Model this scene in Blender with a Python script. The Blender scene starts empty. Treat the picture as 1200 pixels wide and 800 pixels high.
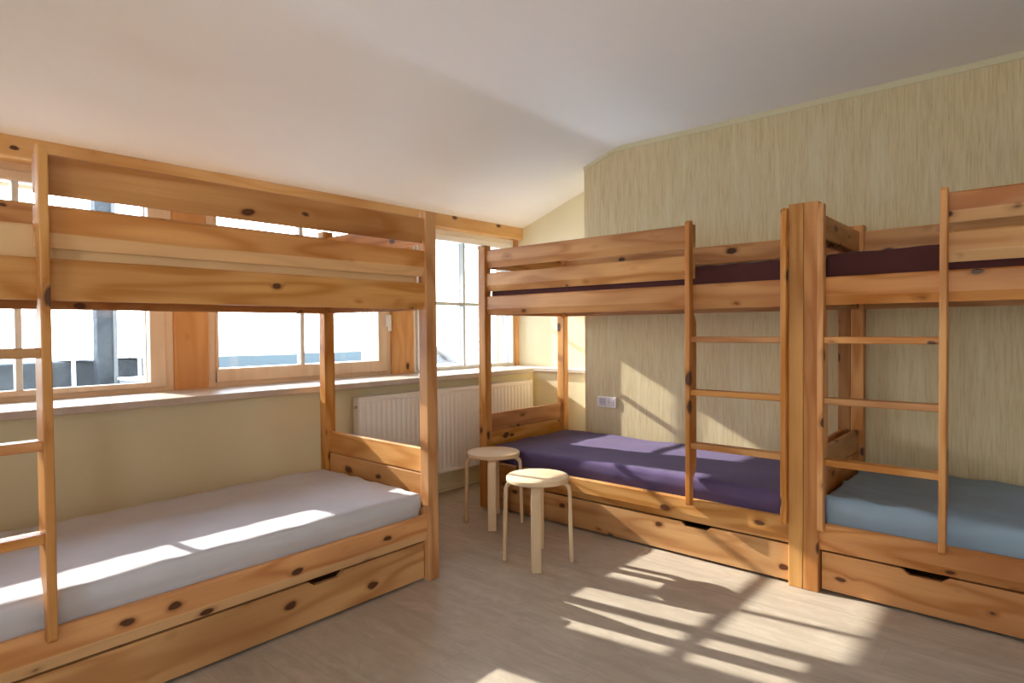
import bpy, bmesh, math, random
from mathutils import Vector, Matrix, noise
random.seed(7)
S = bpy.context.scene
COL = S.collection

# ------------------------------------------------------------------ mesh helpers
class MB:
    def __init__(s): s.bm = bmesh.new()
    def _new(s, fn):
        b = bmesh.new(); fn(b)
        me = bpy.data.meshes.new('tmp'); b.to_mesh(me); b.free()
        s.bm.from_mesh(me); bpy.data.meshes.remove(me)
    def box(s, x0, x1, y0, y1, z0, z1, bev=0.0, seg=2):
        def fn(b):
            bmesh.ops.create_cube(b, size=1)
            for v in b.verts:
                v.co = Vector((x0+(v.co.x+.5)*(x1-x0), y0+(v.co.y+.5)*(y1-y0), z0+(v.co.z+.5)*(z1-z0)))
            if bev > 0:
                bmesh.ops.bevel(b, geom=list(b.edges), offset=bev, segments=seg, affect='EDGES', profile=.5)
        s._new(fn); return s
    def prism(s, pts, axis, a0, a1, bev=0.0, seg=2):
        """polygon pts in the two remaining axes (order x,y,z) extruded along axis from a0 to a1"""
        def mk(p, a):
            if axis == 'x': return Vector((a, p[0], p[1]))
            if axis == 'y': return Vector((p[0], a, p[1]))
            return Vector((p[0], p[1], a))
        def fn(b):
            v0 = [b.verts.new(mk(p, a0)) for p in pts]; v1 = [b.verts.new(mk(p, a1)) for p in pts]
            n = len(pts)
            b.faces.new(v0); b.faces.new(v1)
            for i in range(n): b.faces.new((v0[i], v0[(i+1) % n], v1[(i+1) % n], v1[i]))
            bmesh.ops.recalc_face_normals(b, faces=b.faces)
            if bev > 0:
                bmesh.ops.bevel(b, geom=list(b.edges), offset=bev, segments=seg, affect='EDGES', profile=.5, clamp_overlap=True)
        s._new(fn); return s
    def cyl(s, p0, p1, r, n=16, bev=0.0, r1=None):
        p0, p1 = Vector(p0), Vector(p1); d = p1-p0
        def fn(b):
            bmesh.ops.create_cone(b, cap_ends=True, segments=n, radius1=r, radius2=r if r1 is None else r1, depth=d.length)
            if bev > 0:
                ed = [e for e in b.edges if abs(e.verts[0].co.z-e.verts[1].co.z) < 1e-6]
                bmesh.ops.bevel(b, geom=ed, offset=bev, segments=3, affect='EDGES', profile=.5)
            M = Matrix.Translation((p0+p1)/2) @ d.to_track_quat('Z', 'Y').to_matrix().to_4x4()
            bmesh.ops.transform(b, matrix=M, verts=b.verts)
        s._new(fn); return s
    def sweep(s, path, side, w, t):
        """rectangular strip swept along path (points), side = constant width direction, t = thickness"""
        path = [Vector(p) for p in path]; side = Vector(side).normalized()
        def fn(b):
            rings = []
            for i, p in enumerate(path):
                a = path[max(i-1, 0)]; c = path[min(i+1, len(path)-1)]
                tan = (c-a).normalized(); nrm = tan.cross(side).normalized()
                rings.append([b.verts.new(p+side*sx*w/2+nrm*sn*t/2) for sx, sn in ((-1,-1),(1,-1),(1,1),(-1,1))])
            for r0, r1 in zip(rings, rings[1:]):
                for k in range(4): b.faces.new((r0[k], r0[(k+1) % 4], r1[(k+1) % 4], r1[k]))
            b.faces.new(rings[0]); b.faces.new(rings[-1])
            bmesh.ops.recalc_face_normals(b, faces=b.faces)
            ed = [e for e in b.edges if len(e.link_faces) == 2 and e.link_faces[0].normal.angle(e.link_faces[1].normal) > 1.0]
            bmesh.ops.bevel(b, geom=ed, offset=min(w, t)*.16, segments=2, affect='EDGES', profile=.5)
        s._new(fn); return s
    def build(s, name, mat, parent=None, smooth=None):
        me = bpy.data.meshes.new(name); bmesh.ops.recalc_face_normals(s.bm, faces=s.bm.faces)
        s.bm.to_mesh(me); s.bm.free()
        o = bpy.data.objects.new(name, me); COL.objects.link(o)
        for m in (mat if isinstance(mat, (list, tuple)) else [mat]): me.materials.append(m)
        if smooth is not None:
            me.polygons.foreach_set('use_smooth', [True]*len(me.polygons))
            me.set_sharp_from_angle(angle=math.radians(smooth))
        if parent: o.parent = parent
        return o

def tag(o, label=None, cat=None, group=None, kind=None):
    if label: o['label'] = label
    if cat: o['category'] = cat
    if group: o['group'] = group
    if kind: o['kind'] = kind
    return o
def empty(name, loc=(0, 0, 0), rz=0):
    o = bpy.data.objects.new(name, None); COL.objects.link(o); o.location = loc; o.rotation_euler = (0, 0, rz)
    o.empty_display_size = .1
    return o
def struct(name, mb, mat, label, cat, parent=None, smooth=None):
    return tag(mb.build(name, mat, parent, smooth), label, cat, kind='structure')

# ------------------------------------------------------------------ materials
def new_mat(name):
    m = bpy.data.materials.new(name); m.use_nodes = True
    nt = m.node_tree; nt.nodes.clear()
    out = nt.nodes.new('ShaderNodeOutputMaterial')
    return m, nt, out
def N(nt, t, **k):
    n = nt.nodes.new(t)
    for a, v in k.items(): setattr(n, a, v)
    return n
def L(nt, a, b): nt.links.new(a, b)
def math_(nt, op, a, b=None, c=None):
    n = N(nt, 'ShaderNodeMath', operation=op)
    for i, v in enumerate((a, b, c)):
        if v is None: continue
        if isinstance(v, (int, float)): n.inputs[i].default_value = v
        else: L(nt, v, n.inputs[i])
    return n.outputs[0]
def ramp(nt, fac, stops, interp='LINEAR'):
    r = N(nt, 'ShaderNodeValToRGB'); r.color_ramp.interpolation = interp
    els = r.color_ramp.elements
    while len(els) < len(stops): els.new(.5)
    for e, (p, c) in zip(els, stops): e.position = p; e.color = (*c, 1) if len(c) == 3 else c
    L(nt, fac, r.inputs[0]); return r.outputs[0]
def mixc(nt, fac, a, b, blend='MIX'):
    n = N(nt, 'ShaderNodeMix', data_type='RGBA', blend_type=blend)
    for sock, v in ((n.inputs[0], fac), (n.inputs[6], a), (n.inputs[7], b)):
        if isinstance(v, (int, float)): sock.default_value = v
        elif isinstance(v, tuple): sock.default_value = (*v, 1)
        else: L(nt, v, sock)
    return n.outputs[2]
def mapping(nt, vec, scale, loc=(0, 0, 0)):
    n = N(nt, 'ShaderNodeMapping'); n.inputs['Scale'].default_value = scale; n.inputs['Location'].default_value = loc
    L(nt, vec, n.inputs['Vector']); return n.outputs[0]
def noise_(nt, vec, scale=1, detail=3, rough=.55, dist=0):
    n = N(nt, 'ShaderNodeTexNoise'); L(nt, vec, n.inputs['Vector'])
    n.inputs['Scale'].default_value = scale; n.inputs['Detail'].default_value = detail
    n.inputs['Roughness'].default_value = rough; n.inputs['Distortion'].default_value = dist
    return n.outputs['Fac']
def bsdf(nt, out, color, rough=.5, spec=.4, bump=None, bstr=.2, bdist=.002, sheen=0):
    p = N(nt, 'ShaderNodeBsdfPrincipled')
    if isinstance(color, tuple): p.inputs['Base Color'].default_value = (*color, 1)
    else: L(nt, color, p.inputs['Base Color'])
    if isinstance(rough, (int, float)): p.inputs['Roughness'].default_value = rough
    else: L(nt, rough, p.inputs['Roughness'])
    p.inputs['Specular IOR Level'].default_value = spec
    if sheen: p.inputs['Sheen Weight'].default_value = sheen
    if bump is not None:
        b = N(nt, 'ShaderNodeBump'); b.inputs['Strength'].default_value = bstr; b.inputs['Distance'].default_value = bdist
        L(nt, bump, b.inputs['Height']); L(nt, b.outputs[0], p.inputs['Normal'])
    L(nt, p.outputs[0], out.inputs[0]); return p

def wood(name, axis, light, mid, dark, knot=(.07, .02, .008), knots=True, rough=.42, ringf=38, spec=.4, tint=.16, sap=False):
    """varnished pine with the grain along axis 0/1/2 of the part"""
    m, nt, out = new_mat(name)
    tc = N(nt, 'ShaderNodeTexCoord').outputs['Object']
    rnd = N(nt, 'ShaderNodeObjectInfo').outputs['Random']
    off = N(nt, 'ShaderNodeCombineXYZ')
    for i, k in enumerate((17.3, 41.7, 29.1)): L(nt, math_(nt, 'MULTIPLY', rnd, k), off.inputs[i])
    add = N(nt, 'ShaderNodeVectorMath', operation='ADD'); L(nt, tc, add.inputs[0]); L(nt, off.outputs[0], add.inputs[1])
    v = add.outputs[0]
    def sc(al, ac): s = [ac]*3; s[axis] = al; return tuple(s)
    # knots
    wob = noise_(nt, mapping(nt, v, sc(14, 30)), 1, 2, .5)
    wv = N(nt, 'ShaderNodeVectorMath', operation='ADD'); wc = N(nt, 'ShaderNodeCombineXYZ')
    for i in range(3): L(nt, math_(nt, 'MULTIPLY_ADD', wob, .16, -.08), wc.inputs[i])
    L(nt, mapping(nt, v, sc(5.4, 9.6)), wv.inputs[0]); L(nt, wc.outputs[0], wv.inputs[1])
    vor = N(nt, 'ShaderNodeTexVoronoi', feature='F1'); vor.inputs['Scale'].default_value = 1
    L(nt, wv.outputs[0], vor.inputs['Vector'])
    kd = vor.outputs['Distance']
    sel = N(nt, 'ShaderNodeSeparateColor'); L(nt, vor.outputs['Color'], sel.inputs[0])
    # only some cells hold a knot, of differing size
    ksize = math_(nt, 'MULTIPLY', math_(nt, 'GREATER_THAN', sel.outputs[0], .05), math_(nt, 'MULTIPLY_ADD', sel.outputs[1], .12, .075))
    kr = math_(nt, 'DIVIDE', kd, math_(nt, 'MAXIMUM', ksize, .0001))
    infl = math_(nt, 'MULTIPLY', math_(nt, 'POWER', 2.718, math_(nt, 'MULTIPLY', math_(nt, 'MULTIPLY', kr, kr), -.85)), 6.0)
    # growth rings
    n1 = noise_(nt, mapping(nt, v, sc(.75, 5.0)), 1, 2, .5, .3)
    ph = math_(nt, 'ADD', math_(nt, 'MULTIPLY', n1, ringf), infl) if knots else math_(nt, 'MULTIPLY', n1, ringf)
    ring = math_(nt, 'MULTIPLY_ADD', math_(nt, 'SINE', ph), .5, .5)
    ring = math_(nt, 'POWER', ring, 2.2)
    fib = noise_(nt, mapping(nt, v, sc(4, 120)), 1, 4, .6)
    big = noise_(nt, mapping(nt, v, sc(1.1, 3.5)), 1, 2, .5)
    c = mixc(nt, ring, light, mid)
    c = mixc(nt, math_(nt, 'MULTIPLY', ramp(nt, big, [(.42, (0, 0, 0)), (.72, (1, 1, 1))]), .75), c, dark)
    c = mixc(nt, math_(nt, 'MULTIPLY', math_(nt, 'SUBTRACT', fib, .35), .45), c, dark)
    tn = math_(nt, 'MULTIPLY_ADD', math_(nt, 'FRACT', math_(nt, 'MULTIPLY', rnd, 7.13)), tint*2, 1-tint)
    hsv = N(nt, 'ShaderNodeHueSaturation'); L(nt, c, hsv.inputs['Color']); L(nt, tn, hsv.inputs['Value'])
    L(nt, math_(nt, 'MULTIPLY_ADD', math_(nt, 'FRACT', math_(nt, 'MULTIPLY', rnd, 13.7)), tint*.065, .5-tint*.04), hsv.inputs['Hue'])
    L(nt, math_(nt, 'MULTIPLY_ADD', math_(nt, 'FRACT', math_(nt, 'MULTIPLY', rnd, 23.9)), tint*1.0, 1.05-tint*.7), hsv.inputs['Saturation']); c = hsv.outputs[0]
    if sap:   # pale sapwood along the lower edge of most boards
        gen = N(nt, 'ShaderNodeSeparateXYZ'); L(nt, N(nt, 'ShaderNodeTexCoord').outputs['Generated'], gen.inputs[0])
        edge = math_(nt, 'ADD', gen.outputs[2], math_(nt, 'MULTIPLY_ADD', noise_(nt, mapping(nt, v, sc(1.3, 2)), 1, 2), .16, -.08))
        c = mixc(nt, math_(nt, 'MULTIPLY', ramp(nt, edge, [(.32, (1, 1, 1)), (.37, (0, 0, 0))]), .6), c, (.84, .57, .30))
    if knots:
        halo = ramp(nt, math_(nt, 'MULTIPLY', kr, .25), [(.22, (1, 1, 1)), (.48, (0, 0, 0))])
        c = mixc(nt, math_(nt, 'MULTIPLY', halo, .5), c, dark)
        rim = ramp(nt, math_(nt, 'MULTIPLY', kr, .5), [(.40, (1, 1, 1)), (.58, (0, 0, 0))])
        c = mixc(nt, math_(nt, 'MULTIPLY', rim, .92), c, (.045, .013, .006))
        core = ramp(nt, math_(nt, 'MULTIPLY', kr, .5), [(.22, (1, 1, 1)), (.40, (0, 0, 0))])
        c = mixc(nt, math_(nt, 'MULTIPLY', core, .7), c, (.12, .036, .013))
    bsdf(nt, out, c, rough, spec, fib, .06, .001)
    return m

PL, PM, PD = (.70, .375, .145), (.51, .225, .066), (.33, .125, .035)
PINE = [wood('pine_x', 0, PL, PM, PD), wood('pine_y', 1, PL, PM, PD), wood('pine_z', 2, PL, PM, PD)]
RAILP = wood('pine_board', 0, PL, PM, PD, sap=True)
BEAM = [wood('timber_y', 1, (.76, .50, .25), (.70, .42, .18), (.52, .27, .10), rough=.55, tint=.06),
        wood('timber_z', 2, (.76, .46, .22), (.68, .37, .15), (.50, .24, .08), rough=.55, tint=.06)]
FRAMEW = [wood('frame_y', 1, (.79, .65, .50), (.74, .59, .44), (.66, .50, .35), knots=False, rough=.5, tint=.05),
          wood('frame_z', 2, (.79, .65, .50), (.74, .59, .44), (.66, .50, .35), knots=False, rough=.5, tint=.05)]
BIRCH_T = wood('birch_top', 0, (.78, .61, .41), (.73, .55, .36), (.64, .46, .28), knots=False, rough=.45, ringf=22, tint=.04)
BIRCH_L = wood('birch_leg', 2, (.77, .60, .40), (.71, .53, .34), (.61, .43, .26), knots=False, rough=.45, ringf=22, tint=.04)

def simple(name, color, rough=.5, spec=.4, nscale=0, amt=.08, bump=0, bscale=200, metal=0, sheen=0):
    m, nt, out = new_mat(name)
    tc = N(nt, 'ShaderNodeTexCoord').outputs['Object']
    c = color
    if nscale:
        f = noise_(nt, tc, nscale, 4, .6)
        c = mixc(nt, f, tuple(x*(1-amt) for x in color), tuple(min(1, x*(1+amt)) for x in color))
    bp = noise_(nt, tc, bscale, 2, .5) if bump else None
    p = bsdf(nt, out, c, rough, spec, bp, bump, .002, sheen)
    p.inputs['Metallic'].default_value = metal
    return m
PLASTER = simple('yellow_plaster', (.82, .74, .51), .85, .2, 3, .04, .15, 90)
CEIL = simple('ceiling_paint', (.91, .885, .86), .9, .15, 2, .02)
TRIMY = simple('pale_yellow_trim', (.74, .69, .48), .7, .2, 5, .05)
WHITE = simple('white_paint', (.86, .87, .86), .4, .4, 4, .02)
RADW = simple('radiator_enamel', (.86, .83, .80), .35, .5, 4, .02)
SOCK = simple('socket_plastic', (.84, .80, .82), .4, .4)
DARKP = simple('dark_opening', (.02, .018, .018), .8, .1)
SILLM = simple('sill_laminate', (.56, .49, .43), .4, .4, 14, .16)
PLUG = simple('wood_plug', (.48, .25, .11), .6, .3)
METAL = simple('brushed_metal', (.55, .54, .52), .35, .5, 0, metal=1)
def cloth(name, color, wr=.12):
    m, nt, out = new_mat(name)
    tc = N(nt, 'ShaderNodeTexCoord').outputs['Object']
    w = noise_(nt, mapping(nt, tc, (500, 500, 500)), 1, 1)
    f = noise_(nt, tc, 4, 3)
    c = mixc(nt, f, tuple(x*(1-wr) for x in color), tuple(min(1, x*(1+wr)) for x in color))
    fold = noise_(nt, mapping(nt, tc, (3, 9, 6)), 1, 3, .5, 1.2)
    bsdf(nt, out, c, .9, .15, math_(nt, 'ADD', math_(nt, 'MULTIPLY', w, .04), fold), .30, .015, .06)
    return m
M_GREY = cloth('light_grey_sheet', (.58, .575, .615))
M_TAN = cloth('tan_cover', (.74, .50, .26))
M_PURP = cloth('purple_sheet', (.110, .076, .165))
M_MAROON = cloth('maroon_sheet', (.085, .030, .030))
M_BLUE = cloth('blue_sheet', (.30, .41, .53))

def wallpaper():
    m, nt, out = new_mat('bark_wallpaper')
    tc = N(nt, 'ShaderNodeTexCoord').outputs['Object']
    f1 = noise_(nt, mapping(nt, tc, (120, 120, 6.0)), 1, 4, .65, .3)
    f2 = noise_(nt, mapping(nt, tc, (24, 24, 1.6)), 1, 3, .6)
    f3 = noise_(nt, mapping(nt, tc, (160, 160, 7)), 1, 3, .6)
    big = noise_(nt, tc, .9, 2)
    c = mixc(nt, big, (.76, .63, .385), (.73, .62, .395))
    c = mixc(nt, ramp(nt, f1, [(.28, (1, 1, 1)), (.56, (0, 0, 0))]), c, (.60, .475, .265))
    c = mixc(nt, math_(nt, 'MULTIPLY', ramp(nt, f2, [(.5, (0, 0, 0)), (.72, (1, 1, 1))]), .6), c, (.80, .73, .52))
    c = mixc(nt, math_(nt, 'MULTIPLY', ramp(nt, f3, [(.62, (0, 0, 0)), (.72, (1, 1, 1))]), .3), c, (.46, .36, .19))
    bsdf(nt, out, c, .85, .15, f1, .25, .002)
    return m
WALLP = wallpaper()

def floor_mat():
    m, nt, out = new_mat('oak_vinyl')
    tc = N(nt, 'ShaderNodeTexCoord').outputs['Object']
    br = N(nt, 'ShaderNodeTexBrick'); L(nt, tc, br.inputs['Vector'])
    br.offset = .37; br.inputs['Scale'].default_value = 1
    br.inputs['Brick Width'].default_value = 1.22; br.inputs['Row Height'].default_value = .18
    br.inputs['Mortar Size'].default_value = .0012; br.inputs['Mortar Smooth'].default_value = .2; br.inputs['Bias'].default_value = 0
    br.inputs['Color1'].default_value = (0, 0, 0, 1); br.inputs['Color2'].default_value = (1, 1, 1, 1); br.inputs['Mortar'].default_value = (.5, .5, .5, 1)
    sh = N(nt, 'ShaderNodeVectorMath', operation='MULTIPLY_ADD')
    L(nt, br.outputs['Color'], sh.inputs[0]); sh.inputs[1].default_value = (9, 5, 3); L(nt, tc, sh.inputs[2])
    g1 = noise_(nt, mapping(nt, sh.outputs[0], (1.6, 22, 1)), 1, 5, .62, .5)
    g2 = noise_(nt, mapping(nt, sh.outputs[0], (3, 9, 1)), 1, 3, .55, 1.2)
    sp = noise_(nt, mapping(nt, tc, (14, 60, 1)), 1, 3, .6)
    cloud = noise_(nt, mapping(nt, tc, (5, 9, 1)), 1, 4, .65, 1.5)
    c = mixc(nt, ramp(nt, g1, [(.3, (0, 0, 0)), (.72, (1, 1, 1))]), (.375, .315, .25), (.53, .46, .375))
    c = mixc(nt, math_(nt, 'MULTIPLY', ramp(nt, g2, [(.46, (0, 0, 0)), (.75, (1, 1, 1))]), .45), c, (.60, .52, .42))
    c = mixc(nt, math_(nt, 'MULTIPLY', ramp(nt, sp, [(.6, (0, 0, 0)), (.75, (1, 1, 1))]), .3), c, (.25, .19, .14))
    c = mixc(nt, math_(nt, 'MULTIPLY', br.outputs['Color'], .12), c, (.62, .54, .44))
    c = mixc(nt, math_(nt, 'MULTIPLY', ramp(nt, cloud, [(.38, (1, 1, 1)), (.62, (0, 0, 0))]), .5), c, (.36, .295, .225))
    c = mixc(nt, math_(nt, 'MULTIPLY', br.outputs['Fac'], .25), c, (.17, .13, .10))
    bsdf(nt, out, c, .42, .4, g1, .05, .001)
    return m
FLOOR = floor_mat()

def glass_mat():
    m, nt, out = new_mat('window_glass')
    tr = N(nt, 'ShaderNodeBsdfTransparent'); tr.inputs[0].default_value = (.97, .985, .985, 1)
    gl = N(nt, 'ShaderNodeBsdfGlossy'); gl.inputs['Roughness'].default_value = .01
    fr = N(nt, 'ShaderNodeFresnel'); fr.inputs[0].default_value = 1.45
    mx = N(nt, 'ShaderNodeMixShader'); L(nt, math_(nt, 'MULTIPLY', fr.outputs[0], .8), mx.inputs[0]); L(nt, tr.outputs[0], mx.inputs[1]); L(nt, gl.outputs[0], mx.inputs[2])
    L(nt, mx.outputs[0], out.inputs[0]); return m
GLASS = glass_mat()

def stone_mat():
    m, nt, out = new_mat('grey_stone')
    tc = N(nt, 'ShaderNodeTexCoord').outputs['Object']
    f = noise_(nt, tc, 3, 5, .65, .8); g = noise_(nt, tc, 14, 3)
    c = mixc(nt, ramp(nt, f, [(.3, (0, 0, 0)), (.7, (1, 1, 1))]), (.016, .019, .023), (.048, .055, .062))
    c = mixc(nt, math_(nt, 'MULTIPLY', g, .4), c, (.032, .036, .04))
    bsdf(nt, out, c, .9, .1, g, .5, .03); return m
STONE = stone_mat()
SNOW = simple('snowy_ground', (.90, .91, .92), .9, .1, .5, .06)
COPING = simple('white_coping', (.80, .84, .88), .8, .1, 4, .05)
SEA = simple('grey_sea', (.030, .044, .048), .6, .3, .2, .25)
EAVEM = simple('eave_boards', (.30, .20, .12), .7, .2, 5, .2)
ROOFM = simple('slate_roof', (.07, .085, .105), .8, .2, 3, .2)
REARW = simple('pale_painted_wall', (.80, .76, .66), .85, .2, 3, .03)

# ------------------------------------------------------------------ room shell
YB = 3.993            # wallpapered wall
YR = 4.36             # recessed wall behind it, in the window corner
XW = -3.80            # glass plane of the window wall
XF = -3.76            # room face of the timber columns
XBM = -3.68           # face of the wall plate
XL = -3.44            # thick lower wall below the sill
ZC = 2.58             # flat ceiling
RX, RY = 1.75, -2.3   # right wall, rear wall
ZB0, ZB1 = 2.050, 2.155

struct('floor', MB().box(-4.0, RX+.15, RY-.15, YR+.15, -.12, 0), FLOOR, 'greige oak plank floor with bright sun patches', 'floor')
# wallpapered wall (thick lining that ends at the window corner)
def ceil_z(x): return ZC if x > -2.45 else ZC - (-2.45-x)*(ZC-ZB1)/(-2.45-XBM)
wb = MB().prism([(-2.742, 0), (RX+.1, 0), (RX+.1, ZC+.05), (-2.45, ZC+.05), (-2.742, ceil_z(-2.742)+.05)], 'y', YB, YR+.12)
struct('wall_back', wb, WALLP, 'beige bark-textured wallpaper wall behind the two right bunk beds', 'wall')
wr = MB().prism([(-4.0, 0), (-2.70, 0), (-2.70, 2.62), (-4.0, 2.3)], 'y', YR, YR+.15)
wr.box(-3.5, -2.70, 4.205, YR+.02, 0, .855)
struct('wall_corner', wr, PLASTER, 'pale yellow plaster recess beside the corner window', 'wall')
wl = MB().box(-3.98, XL, RY, YR+.05, 0, .850)
struct('wall_left', wl, PLASTER, 'pale yellow plaster wall below the window sill', 'wall')
up = MB().box(-4.02, -3.70, RY, YR+.05, ZB1-.02, 2.7)
struct('wall_upper', up, PLASTER, 'plaster above the timber wall plate', 'wall')
struct('wall_right', MB().box(RX, RX+.15, RY-.15, -1.5, 0, 2.75).box(RX, RX+.15, -.9, YR+.15, 0, 2.75).box(RX, RX+.15, -1.5, -.9, 0, .85).box(RX, RX+.15, -1.5, -.9, 2.2, 2.75), REARW, 'pale wall on the right outside the picture', 'wall')
struct('wall_rear', MB().box(-4.0, -.6, RY-.15, RY, 0, 2.75).box(.4, RX+.15, RY-.15, RY, 0, 2.75).box(-.6, .4, RY-.15, RY, 0, .85).box(-.6, .4, RY-.15, RY, 2.2, 2.75), REARW, 'pale wall behind the camera', 'wall')
# ceiling with soft crest
cp = [(-4.02, ZB1-(-XBM-(-4.02)+0)*0)]
sl = (ZC-ZB1)/(-2.45-XBM)
xs = [XBM-.06, -3.2, -2.75, -2.51, -2.48, -2.45, -2.42, -2.39]
def cz(x):
    # rounded crest between -2.6 and -2.3
    a, b = -2.51, -2.39
    if x <= a: return ZC+sl*(x+2.45)
    if x >= b: return ZC
    t = (x-a)/(b-a); return (ZC+sl*(a+2.45)) + sl*(b-a)*(t-t*t/2)
low = [(x, cz(x)) for x in xs]+[(RX+.15, ZC)]
ce = MB().prism(low+[(RX+.15, ZC+.15), (-2.4, ZC+.15), (XBM-.06, ZB1+.17)], 'y', RY-.15, YR+.15)
struct('ceiling', ce, CEIL, 'white ceiling sloping down to the windows', 'ceiling', smooth=25)
# pale strip along the top of the wallpaper
tr = MB().prism([(-2.742, ceil_z(-2.742)-.030), (-2.47, ZC-.036), (RX, ZC-.032), (RX, ZC+.01), (-2.45, ZC+.01), (-2.742, ceil_z(-2.742)+.01)], 'y', YB-.008, YB+.01)
struct('trim_1', tr, TRIMY, 'narrow pale yellow strip between wallpaper and ceiling', 'trim')
struct('trim_2', MB().box(XF-.26, XBM, RY, YR+.02, ZB0, ZB1, .006), BEAM[0], 'long timber wall plate above the windows', 'beam')
COLS = [(-3.0, -2.75), (-1.72, -1.5), (-.33, -.13), (1.365, 1.555), (2.905, 3.125)]
for i, (a, b) in enumerate(COLS):
    struct('trim_%d' % (3+i), MB().box(-4.0, XF, a, b, .86, ZB0+.01, .012), BEAM[1],
           ['timber post behind the camera', 'timber post behind the camera line', 'timber post left of the first window', 'orange timber post between first and second window', 'orange timber post between second and corner window'][i], 'post')
struct('trim_8', MB().box(-4.0, XF+.02, 4.335, YR+.01, .86, ZB0+.01, .005), BEAM[1], 'slim timber post in the corner beside the last window', 'post')
struct('baseboard_left', MB().box(XL-.01, XL+.014, RY, 4.2, 0, .022, .003), TRIMY, 'thin pale strip at the foot of the plaster wall', 'baseboard')
struct('baseboard_back', MB().box(-3.44, -2.74, 4.19, 4.21, 0, .022, .003), TRIMY, 'thin pale strip at the foot of the corner recess', 'baseboard')
# sill
si = MB().prism([(-3.99, .850), (-3.332, .850), (-3.332, .887), (-3.99, .889)], 'y', RY, 4.085, .006, 3)
struct('trim_9', si, SILLM, 'deep sunlit window sill board running the length of the wall', 'sill')
sj = MB().box(-3.99, -2.742, 4.180, YR+.01, .852, .884, .004)
struct('trim_10', sj, SILLM, 'narrow ledge continuing the sill across the corner recess', 'ledge')

# ------------------------------------------------------------------ windows
def window(n, y0, y1, zb, zt, gy0, gy1, gzb, bars, hz, depth, label, handle=None, white=False):
    """opening y0..y1, glass gy0..gy1, bars = list of (y0,y1) uprights, hz = crossbar height"""
    r = empty('window_%d' % n, (XW, (y0+y1)/2, zb)); tag(r, label, 'window', kind='structure')
    cy = (y0+y1)/2; T = Matrix.Translation((-XW, -cy, -zb))
    gzt = 1.963
    def fin(mb, name, mat, p=r, sm=None):
        bmesh.ops.transform(mb.bm, matrix=T, verts=mb.bm.verts); return mb.build(name, mat, p, sm)
    fm = MB()
    for (a, b) in ((y0, gy0), (gy1, y1)): fm.box(XW-.03, XF-.018, a, b, zb, zt, .004)
    fr = fin(fm, 'frame', WHITE if white else FRAMEW[1])
    fh = MB().box(XW-.03, XF-.019, gy0-.002, gy1+.002, zb, gzb, .004).box(XW-.03, XF-.019, gy0-.002, gy1+.002, gzt, zt, .004)
    fin(fh, 'frame_rail', WHITE if white else FRAMEW[0])
    ins = .045
    m2 = MB()
    for (a, b) in ((y0+ins, gy0+.004), (gy1-.004, y1-ins)): m2.box(XW-.02, XF-.004, a, b, zb+ins*.9, zt-ins, .005)
    m2.box(XW-.02, XF-.0045, y0+ins, y1-ins, zb+ins*.9, gzb+.004, .005).box(XW-.02, XF-.0045, y0+ins, y1-ins, gzt-.004, zt-ins, .005)
    fin(m2, 'sash', WHITE if white else FRAMEW[1])
    ou = MB()
    for (a, b) in ((gy0-.04, gy0), (gy1, gy1+.04)): ou.box(XW-.02-depth, XW-.02, a, b, gzb-.04, gzt+.04)
    ou.box(XW-.02-depth, XW-.02, gy0, gy1, gzb-.04, gzb-.002); ou.box(XW-.02-depth, XW-.02, gy0, gy1, gzt+.002, gzt+.04)
    for k, t in enumerate((.25, .55, .8)):
        ou.box(XW-.02-depth*t-.006, XW-.02-depth*t+.006, gy1-.008, gy1, gzb, gzt)
    fin(ou, 'outer_frame', WHITE)
    mu = MB()
    for (a, b) in bars: mu.box(XW-.03, XW+.03, a, b, gzb, gzt, .005)
    mu.box(XW-.02, XW+.02, gy0, gy1, hz-.014, hz+.014, .005)
    fin(mu, 'glazing_bars', simple('bar_paint_white', (.50, .54, .53), .5, .4) if white else simple('bar_paint_%d' % n, (.62, .60, .56), .5, .4))
    fin(MB().box(XW-.006, XW-.001, gy0-.003, gy1+.003, gzb-.003, gzt+.003), 'pane', GLASS)
    if handle:
        hb = MB().box(XF-.006, XF+.006, handle-.014, handle+.014, 1.25, 1.345, .004).box(XF+.004, XF+.032, handle-.008, handle+.008, 1.318, 1.334, .004)
        hb.box(XF+.022, XF+.036, handle-.012, handle+.012, 1.215, 1.338, .005)
        fin(hb, 'handle', WHITE)
    return r
window(1, -.13, 1.365, .872, ZB0+.005, -.02, 1.243, .938, [(.648, .676)], 1.44, .05, 'left window of three, seen through the bunk bed, facing a stone wall')
window(2, 1.555, 2.905, .872, ZB0+.005, 1.612, 2.79, .992, [(2.158, 2.186)], 1.44, .17, 'middle window of three with a white handle, facing the open view', handle=2.862)
window(3, 3.125, 4.345, .872, ZB0+.005, 3.16, 4.305, .905, [(3.675, 3.699)], 1.44, .12, 'corner window of three with white bars dividing four panes', white=True)
window(4, -1.50, -.33, .872, ZB0+.005, -1.40, -.42, .938, [(-.93, -.90)], 1.44, .05, 'further window of the row, added for its light outside the picture on the left')  # unseen repeat of the row, added for the daylight it brings
window(5, -2.75, -1.72, .872, ZB0+.005, -2.65, -1.82, .938, [(-2.2, -2.17)], 1.44, .05, 'last window of the row, behind the camera')
# unseen window added in the right wall to let in fill light
w6 = tag(empty('window_6', (RX+.07, -1.2, .85)), 'window added for fill light in the right wall outside the picture', 'window', kind='structure')
f6 = MB()
for y in (-.26, .26): f6.box(-.04, .04, y-.04, y+.04, 0, 1.35, .004)
f6.box(-.04, .04, -.3, .3, 0, .07).box(-.04, .04, -.3, .3, 1.28, 1.35)
f6.build('frame', WHITE, w6)
MB().box(-.003, .003, -.27, .27, .05, 1.3).build('pane', GLASS, w6)

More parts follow.
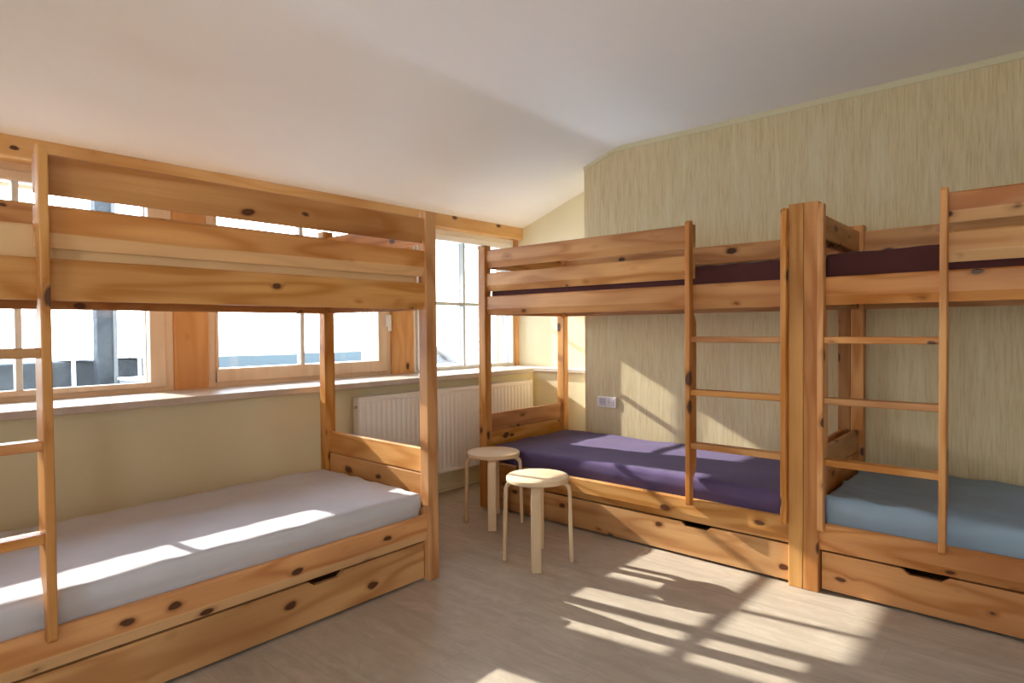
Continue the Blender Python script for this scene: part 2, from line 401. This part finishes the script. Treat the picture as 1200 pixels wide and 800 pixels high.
w7 = tag(empty('window_7', (-.1, RY-.07, .85)), 'window added for fill light in the rear wall behind the camera', 'window', kind='structure')  # added behind the camera so sky light fills the room from the rear
f7 = MB()
for x in (-.46, .46): f7.box(x-.04, x+.04, -.04, .04, 0, 1.35, .004)
f7.box(-.5, .5, -.04, .04, 0, .07).box(-.5, .5, -.04, .04, 1.28, 1.35)
f7.build('frame', WHITE, w7)
MB().box(-.47, .47, -.003, .003, .05, 1.3).build('pane', GLASS, w7)

# ------------------------------------------------------------------ bunk beds
BL, BD = 2.097, .955          # length, depth
PX, PY = .065, .060           # post section
RF, RT = .013, .030           # rail setback and thickness
ZTOP = 1.794
def rail(y_front, thick, z0, z1, x0, x1, back=False):
    s = -1 if back else 1
    f = y_front; b = y_front+s*thick
    pts = [(f+s*.017, z0), (f, z0+.040), (f, z1-.007), (f+s*.007, z1), (b-s*.005, z1), (b, z1-.005), (b, z0+.005), (b-s*.005, z0)]
    return MB().prism(pts, 'x', x0, x1)
def bunk_bed(loc, rz, ladder_left, label, notches, pale=()):
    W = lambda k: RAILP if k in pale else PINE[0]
    r = empty('bunk_bed', loc, rz); tag(r, label, 'bunk bed', 'pine bunk beds around the room')
    for (x, front) in ((0, 1), (BL-PX, 1), (0, 0), (BL-PX, 0)):
        y = 0 if front else BD-PY
        p = MB().box(x, x+PX, y, y+PY, 0, ZTOP, .004).build('post', PINE[2], r)
        if front:
            for z in (1.52, 1.583):
                MB().cyl((x+PX/2, y+.002, z), (x+PX/2, y-.0016, z), .0065, 12).build('bolt_cap', PLUG, p)
    xi0, xi1 = PX-.002, BL-PX+.002
    LW = .026
    # ladder posts
    if ladder_left: lx = (.0665, .5215)
    else: lx = (BL-.5215-LW-.021, BL-.0665-LW)
    if ladder_left: gx0, gx1 = lx[1]+.001, xi1
    else: gx0, gx1 = xi0, lx[0]+LW-.001
    yb = RF+RT
    # front rails
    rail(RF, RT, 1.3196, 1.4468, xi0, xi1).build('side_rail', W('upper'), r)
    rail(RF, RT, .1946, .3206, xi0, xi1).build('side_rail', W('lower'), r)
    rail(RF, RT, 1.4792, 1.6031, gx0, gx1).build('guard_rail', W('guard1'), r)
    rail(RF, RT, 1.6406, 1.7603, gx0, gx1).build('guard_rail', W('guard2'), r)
    # rear rails
    yr = BD-RF
    rail(yr, RT, 1.3196, 1.4468, xi0, xi1, True).build('side_rail', W('b1'), r)
    rail(yr, RT, .1946, .3206, xi0, xi1, True).build('side_rail', W('b2'), r)
    rail(yr, RT, 1.6406, 1.7603, xi0, xi1, True).build('guard_rail', W('b3'), r)
    # end boards between front and rear post
    for k, x in enumerate((.018, BL-.018-.024)):
        for (z0, z1) in ((.515, .637), (.39, .512), (1.6406, 1.7603), (1.3196, 1.4468), (.1946, .3206)):
            MB().box(x, x+.024, PY-.002, BD-PY+.002, z0, z1, .006).build('end_board', PINE[1], r)
    # slatted supports
    for z in (.262, 1.390):
        sb = MB()
        for y in (yb, yr-RT-.03): sb.box(xi0, xi1, y, y+.03, z-.034, z, .003)
        for k in range(13):
            x = .10+k*(BL-.20-.07)/12
            sb.box(x, x+.07, yb, yr-RT, z, z+.014, .002)
        sb.build('slat_base', PINE[0], r)
    # ladder: uprights notched over the rails, flat rungs
    lad = empty('ladder'); lad.parent = r
    yf, ybk = -.033, .052
    z0, z1 = .293, 1.777
    prof = [(yf, z0+.012), (yf+.012, z0), (RF-.001, z0), (RF-.001, .425), (ybk-.02, .455), (ybk, .50), (ybk, 1.25), (ybk-.02, 1.285), (RF-.001, 1.31),
            (RF-.001, z1), (yf+.014, z1), (yf, z1-.016)]
    prof_g = prof
    for x in lx:
        MB().prism(prof_g, 'x', x, x+LW, .004).build('ladder_post', PINE[2], lad)
    for z in (1.161, .886, .608):
        MB().box(lx[0]+LW-.003, lx[1]+.003, -.020, .040, z-.015, z+.015, .005).build('rung', PINE[0], lad)
    # drawer under the bed
    dx0, dx1, dz0, dz1 = PX+.008, BL-PX-.008, .014, .186
    pts = [(dx0, dz0), (dx1, dz0), (dx1, dz1)]
    for n in sorted(notches, reverse=True): pts += [(n+.085, dz1), (n+.058, dz1-.022), (n-.058, dz1-.022), (n-.085, dz1)]
    pts += [(dx0, dz1)]
    yd = RF+.016
    dr = MB().prism(pts, 'y', yd, yd+.022).box(dx0, dx0+.018, yd+.022, .80, .03, .15).box(dx1-.018, dx1, yd+.022, .80, .03, .15)
    dr.box(dx0, dx1, .78, .80, .03, .15).box(dx0, dx1, yd+.022, .80, .028, .036)
    d = dr.build('drawer', PINE[0], r)
    for (x, y) in ((dx0+.1, .12), (dx1-.1, .12), (dx0+.1, .7), (dx1-.1, .7)):
        MB().cyl((x-.01, y, .014), (x+.01, y, .014), .014, 14).build('caster', DARKP, d)
    return r
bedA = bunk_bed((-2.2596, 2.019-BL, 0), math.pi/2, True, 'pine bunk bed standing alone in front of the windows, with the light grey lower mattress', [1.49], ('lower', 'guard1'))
bedB = bunk_bed((-2.9565, 3.0213, 0), 0, False, 'pine bunk bed in the corner with the purple lower mattress, behind the stools', [1.557])
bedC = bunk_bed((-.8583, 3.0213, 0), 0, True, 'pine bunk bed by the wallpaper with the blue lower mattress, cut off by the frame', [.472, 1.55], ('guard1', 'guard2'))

def mattress(bed_loc, rz, z0, z1, mat, label, seed, wr=.003):
    x0, x1 = PX+.012, BL-PX-.012
    y0, y1 = RF+RT+.004, BD-RF-RT-.012
    r = .017
    bm = bmesh.new(); nx, ny, nz = 84, 38, 7
    c = Vector(((x0+x1)/2, (y0+y1)/2, (z0+z1)/2)); h = Vector(((x1-x0)/2, (y1-y0)/2, (z1-z0)/2))
    bmesh.ops.create_grid(bm, x_segments=1, y_segments=1, size=1); bm.clear()
    def face(ax, s, na, nb):
        o = [i for i in range(3) if i != ax]; g = {}
        for i in range(na+1):
            for j in range(nb+1):
                p = [0, 0, 0]; p[ax] = s; p[o[0]] = -1+2*i/na; p[o[1]] = -1+2*j/nb
                g[i, j] = bm.verts.new((p[0]*h.x, p[1]*h.y, p[2]*h.z))
        for i in range(na):
            for j in range(nb): bm.faces.new((g[i, j], g[i+1, j], g[i+1, j+1], g[i, j+1]))
    for s in (-1, 1): face(0, s, ny, nz); face(1, s, nx, nz); face(2, s, nx, ny)
    bmesh.ops.remove_doubles(bm, verts=bm.verts, dist=1e-5)
    for v in bm.verts:
        p = v.co; q = Vector([max(-(h[i]-r), min(h[i]-r, p[i])) for i in range(3)])
        d = p-q
        if d.length > 1e-6: p2 = q+d.normalized()*r
        else: p2 = p
        up = 1 if p.z > -h.z*.5 else 0
        # soft dome, wrinkles towards the corners and along the edge
        ex = abs(p.x)/h.x; ey = abs(p.y)/h.y
        n1 = noise.noise(Vector((p.x*2.1+seed, p.y*4.5, p.z*3)))*wr*1.8
        n2 = noise.noise(Vector((p.x*9+seed*2, p.y*16+p.x*5, p.z*20)))*wr*(.35+1.2*max(ex, ey)**6)
        dn = Vector((0, 0, (n1+n2)*up + .003*up*(1-ex*ex)*(1-ey*ey)))
        if d.length > 1e-6 and up: dn += d.normalized()*n2*.8
        if p.y < 0:
            t = max(0, min(1, (c.z+p.z-.335)/.03)) if z0 < 1 else 0
            dn.y -= .016*t*t*(3-2*t)*max(0, -p.y/h.y)**3
        v.co = c+p2+dn
    bmesh.ops.recalc_face_normals(bm, faces=bm.faces)
    me = bpy.data.meshes.new('mattress'); bm.to_mesh(me); bm.free()
    me.polygons.foreach_set('use_smooth', [True]*len(me.polygons))
    o = bpy.data.objects.new('mattress', me); COL.objects.link(o); me.materials.append(mat)
    o.location = bed_loc; o.rotation_euler = (0, 0, rz)
    return tag(o, label, 'mattress', 'mattresses on the bunk beds')
A, B, Cc = tuple(bedA.location), tuple(bedB.location), tuple(bedC.location)
mattress(A, math.pi/2, .277, .428, M_GREY, 'light grey sheeted mattress on the lower bunk by the windows', 3.1)
mattress(A, math.pi/2, 1.405, 1.553, M_TAN, 'tan covered mattress on the upper bunk by the windows', 8.7)
mattress(B, 0, .277, .430, M_PURP, 'dark purple mattress on the lower bunk behind the stools', 13.9, .003)
mattress(B, 0, 1.405, 1.547, M_MAROON, 'maroon mattress on the upper bunk above the purple one', 21.3)
mattress(Cc, 0, .277, .440, M_BLUE, 'light blue mattress on the lower bunk at the right edge', 34.2, .006)
mattress(Cc, 0, 1.405, 1.555, M_MAROON, 'maroon mattress on the upper bunk above the blue one', 55.5)

# ------------------------------------------------------------------ stools
def stool(x, y, ang, label, H=.45, R=.166, legr=.178):
    r = empty('stool', (x, y, 0)); tag(r, label, 'stool', 'bentwood stools beside the bed')
    MB().cyl((0, 0, H-.026), (0, 0, H), R, 56, .006).build('seat', BIRCH_T, r, 40)
    for k in range(4):
        a = ang+k*math.pi/2; c, s = math.cos(a), math.sin(a)
        t = .019; ro = legr-t/2; rad = .042; zt = H-.026-t/2
        pr = [(.06, zt), (ro-rad, zt)]
        for i in range(1, 9):
            b = i/8*math.pi/2; pr.append((ro-rad+math.sin(b)*rad, zt-rad+math.cos(b)*rad))
        pr.append((ro+.004, .22)); pr.append((ro+.008, 0))
        MB().sweep([(c*p, s*p, z) for p, z in pr], (-s, c, 0), .050, t).build('leg', BIRCH_L, r, 40)
    return r
stool(-2.03, 2.51, math.radians(-54), 'birch stool nearer the camera, its round seat in bright sun')
stool(-2.65, 2.835, math.radians(-51), 'birch stool in shade beside the corner bed post, behind the sunlit stool')

# ------------------------------------------------------------------ radiator under the sill
ra = empty('radiator', (XL+.004, 3.2, .17)); tag(ra, 'white ribbed panel radiator under the window sill', 'radiator')
RYa, RYb, RH = -.89, .87, .615
fx = .098
pts = []
y = RYa+.02
pts.append((fx-.006, RYa+.004)); 
ribs = [(fx, RYa+.02)]
k = RYa+.05
while k < RYb-.05:
    ribs += [(fx, k), (fx-.004, k+.007), (fx-.004, k+.017), (fx, k+.024)]; k += .0415
ribs += [(fx, RYb-.02)]
poly = [(fx-.02, RYa+.006)] + ribs + [(fx-.02, RYb-.006)]
pn = MB().prism(poly, 'z', .03, RH-.03)
pn.box(fx-.02, fx, RYa+.006, RYb-.006, .0, .03, .004).box(fx-.02, fx, RYa+.006, RYb-.006, RH-.03, RH-.006, .004)
pn.build('front_panel', RADW, ra)
MB().box(.03, .046, RYa+.006, RYb-.006, 0, RH-.006, .004).build('rear_panel', RADW, ra)
for yy in (RYa, RYb-.012): MB().box(.03, fx-.004, yy, yy+.012, .0, RH, .004).build('side_cover', RADW, ra)
g = MB().box(.03, .036, RYa, RYb, RH-.008, RH+.004, .002).box(fx-.010, fx-.002, RYa, RYb, RH-.008, RH+.004, .002)
k = RYa+.01
while k < RYb-.01: g.box(.034, fx-.006, k, k+.006, RH-.006, RH+.002); k += .022
g.build('top_grille', RADW, ra)
for yy in (RYa+.25, RYb-.25): MB().box(0, .034, yy-.02, yy+.02, .05, RH-.08, .003).build('wall_bracket', RADW, ra)
MB().cyl((fx-.03, RYa+.002, RH-.06), (fx-.03, RYa-.014, RH-.06), .010, 14, .002).build('plug', METAL, ra)
vp = MB().cyl((.065, RYb-.002, .06), (.065, RYb+.04, .06), .011, 14).cyl((.065, RYb+.04, -.17), (.065, RYb+.04, .075), .008, 12)
vp.build('supply_pipe', RADW, ra)

# ------------------------------------------------------------------ double socket on the wallpaper
so = empty('power_socket', (-2.54, YB, .662)); tag(so, 'white double power socket on the wallpaper above the purple mattress', 'power socket')
MB().box(-.083, .083, -.011, .002, -.041, .041, .005, 3).build('cover_plate', SOCK, so)
for cx in (-.0375, .0375):
    q = MB()
    n = 28
    ring = [(cx+math.cos(t)*.0255, math.sin(t)*.0255) for t in [2*math.pi*i/n for i in range(n)]]
    ins = MB().box(cx-.028, cx+.028, -.013, -.004, -.028, .028, .003).cyl((cx, -.0135, 0), (cx, -.006, 0), .021, 28)
    o = ins.build('socket_insert', simple('socket_inner_%s' % ('a' if cx < 0 else 'b'), (.60, .55, .58), .5, .3), so)
    MB().cyl((cx-.0095, -.0145, 0), (cx-.0095, -.011, 0), .0026, 10).cyl((cx+.0095, -.0145, 0), (cx+.0095, -.011, 0), .0026, 10).build('pin_hole', DARKP, o)

# ------------------------------------------------------------------ outside
struct('exterior_ground', MB().box(-60, -4.15, -40, 70, -.5, -.3), SNOW, 'pale snowy ground outside the windows', 'ground')
struct('exterior_eave', MB().prism([(-4.02, 2.42), (-4.50, 2.062), (-4.50, 2.10), (-4.02, 2.50)], 'y', RY-1, YR+1), EAVEM, 'roof eave above the windows outside', 'eave')
wx = -6.5
sw = MB()
yy = -3.0
while yy < 2.30:
    w = random.uniform(.45, .8); sw.box(wx-.4, wx+random.uniform(-.02, .02), yy, min(yy+w, 2.30), -.3, random.uniform(.955, .985), .015); yy += w
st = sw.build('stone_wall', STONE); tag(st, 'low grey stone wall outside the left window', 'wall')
for (a, b, z) in ((1.46, 1.70, .992), (1.80, 2.06, .985)):
    pass
cpv = MB().box(wx-.42, wx+.04, 1.46, 1.66, .985, 1.005, .004).box(wx-.42, wx+.04, 1.84, 2.05, .985, 1.003, .004)
cpv.box(wx+.02, wx+.05, 1.50, 1.525, .5, .985).box(wx+.02, wx+.05, 2.02, 2.045, .5, .985)
cpv.build('coping', COPING, st)
pl = MB().box(wx+.06, wx+.20, 1.655, 1.80, -.3, 2.6, .01)
pb = pl.build('stone_pillar', STONE); MB().box(wx+.195, wx+.215, 1.775, 1.806, -.3, 2.6, .004).build('corner_strip', COPING if False else simple('pale_edge', (.09, .095, .10), .9, .1, 6, .2), pb)  # pillar with a strip of lighter grey along one corner
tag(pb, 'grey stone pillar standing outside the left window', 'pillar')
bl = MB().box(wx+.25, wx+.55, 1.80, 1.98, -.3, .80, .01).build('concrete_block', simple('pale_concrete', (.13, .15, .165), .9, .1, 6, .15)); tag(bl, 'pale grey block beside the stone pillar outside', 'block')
MB().box(wx+.24, wx+.56, 1.79, 1.99, .80, .82, .004).build('snow_cap', COPING, bl)
# distant shore seen in the middle window
sh = MB()
random.seed(4)
top = []; y = 4.5
pts = [(8.6, -.3)]
y = 8.6
while y < 19: pts.append((y, .26+random.uniform(-.02, .02)+.0*y)); y += .35
pts.append((19, -.3))
sh.prism(pts, 'x', -24.4, -24.0)
struct('exterior_shore', sh, SEA, 'dark strip of distant shore beyond the middle window', 'shore')
# neighbouring roof seen in the corner window
hut = empty('hut', (-12.4, 10.4, -.3)); tag(hut, 'grey roofed hut outside the corner window', 'hut')
MB().box(-1.0, 0, -.62, 1.1, 0, .62).build('hut_wall', simple('pale_hut_wall', (.55, .60, .64), .9, .1, 3, .1), hut)
MB().prism([(-.85, .60), (-.75, .60), (-.32, 1.50), (-.24, 1.50), (1.25, .60), (1.35, .60), (-.24, 1.60), (-.36, 1.60)], 'x', -1.1, .12).prism([(-.7, .6), (1.15, .6), (-.28, 1.5)], 'x', -.98, -.02).build('hut_roof', ROOFM, hut)

# ------------------------------------------------------------------ light
w = bpy.data.worlds.new('sky'); S.world = w; w.use_nodes = True
nt = w.node_tree; nt.nodes.clear()
wo = nt.nodes.new('ShaderNodeOutputWorld'); bg = nt.nodes.new('ShaderNodeBackground')
tcw = nt.nodes.new('ShaderNodeTexCoord'); sep = nt.nodes.new('ShaderNodeSeparateXYZ'); nt.links.new(tcw.outputs['Generated'], sep.inputs[0])
cw = ramp(nt, sep.outputs['Z'], [(0.0, (1.0, 1.0, 1.0)), (.12, (.95, .975, 1.0)), (.35, (.78, .88, 1.0)), (1, (.55, .72, 1.0))])
nt.links.new(cw, bg.inputs[0]); bg.inputs[1].default_value = 9.8
nt.links.new(bg.outputs[0], wo.inputs[0])
sun = bpy.data.lights.new('sun', 'SUN'); sun.energy = 8.8; sun.angle = math.radians(.6); sun.color = (1.0, .94, .85)
so_ = bpy.data.objects.new('sun', sun); COL.objects.link(so_)
so_.rotation_euler = Vector((1, .160, -.522)).to_track_quat('-Z', 'Y').to_euler()
so_.location = (-8, -1, 6)
def portal(name, loc, rot, sx, sy):
    l = bpy.data.lights.new(name, 'AREA'); l.shape = 'RECTANGLE'; l.size = sx; l.size_y = sy; l.cycles.is_portal = True
    o = bpy.data.objects.new(name, l); COL.objects.link(o); o.location = loc; o.rotation_euler = rot; return o
portal('portal_left', (-4.03, .9, 1.45), Vector((1, 0, 0)).to_track_quat('-Z', 'Z').to_euler(), 1.2, 7.4)
portal('portal_right', (RX+.16, -1.2, 1.5), Vector((-1, 0, 0)).to_track_quat('-Z', 'Z').to_euler(), 1.5, .7)

portal('portal_rear', (-.1, RY-.16, 1.5), Vector((0, 1, 0)).to_track_quat('-Z', 'Z').to_euler(), 1.1, 1.5)

# ------------------------------------------------------------------ camera
F, YAW, PIT, ROL = 719.303, .72007, -.0195, -.0079
fw = Vector((-math.sin(YAW)*math.cos(PIT), math.cos(YAW)*math.cos(PIT), math.sin(PIT)))
rt = Vector((math.cos(YAW), math.sin(YAW), 0)); upv = rt.cross(fw)
rt2 = rt*math.cos(ROL)+upv*math.sin(ROL); up2 = -rt*math.sin(ROL)+upv*math.cos(ROL)
cam = bpy.data.cameras.new('camera'); co = bpy.data.objects.new('camera', cam); COL.objects.link(co)
M = Matrix((rt2, up2, -fw)).transposed().to_4x4(); M.translation = Vector((0, 0, 1.22)); co.matrix_world = M
cam.sensor_width = 36; cam.lens = F/1200*36; cam.clip_start = .02; cam.clip_end = 500
S.camera = co
S.view_settings.view_transform = 'Standard'; S.view_settings.look = 'None'
S.view_settings.exposure = .5; S.view_settings.gamma = 1; S.view_settings.use_curve_mapping = False
S.cycles.use_denoising = True
S.cycles.max_bounces = 12; S.cycles.diffuse_bounces = 8; S.cycles.transparent_max_bounces = 16
S.cycles.caustics_reflective = False; S.cycles.caustics_refractive = False
S.cycles.sample_clamp_indirect = 8
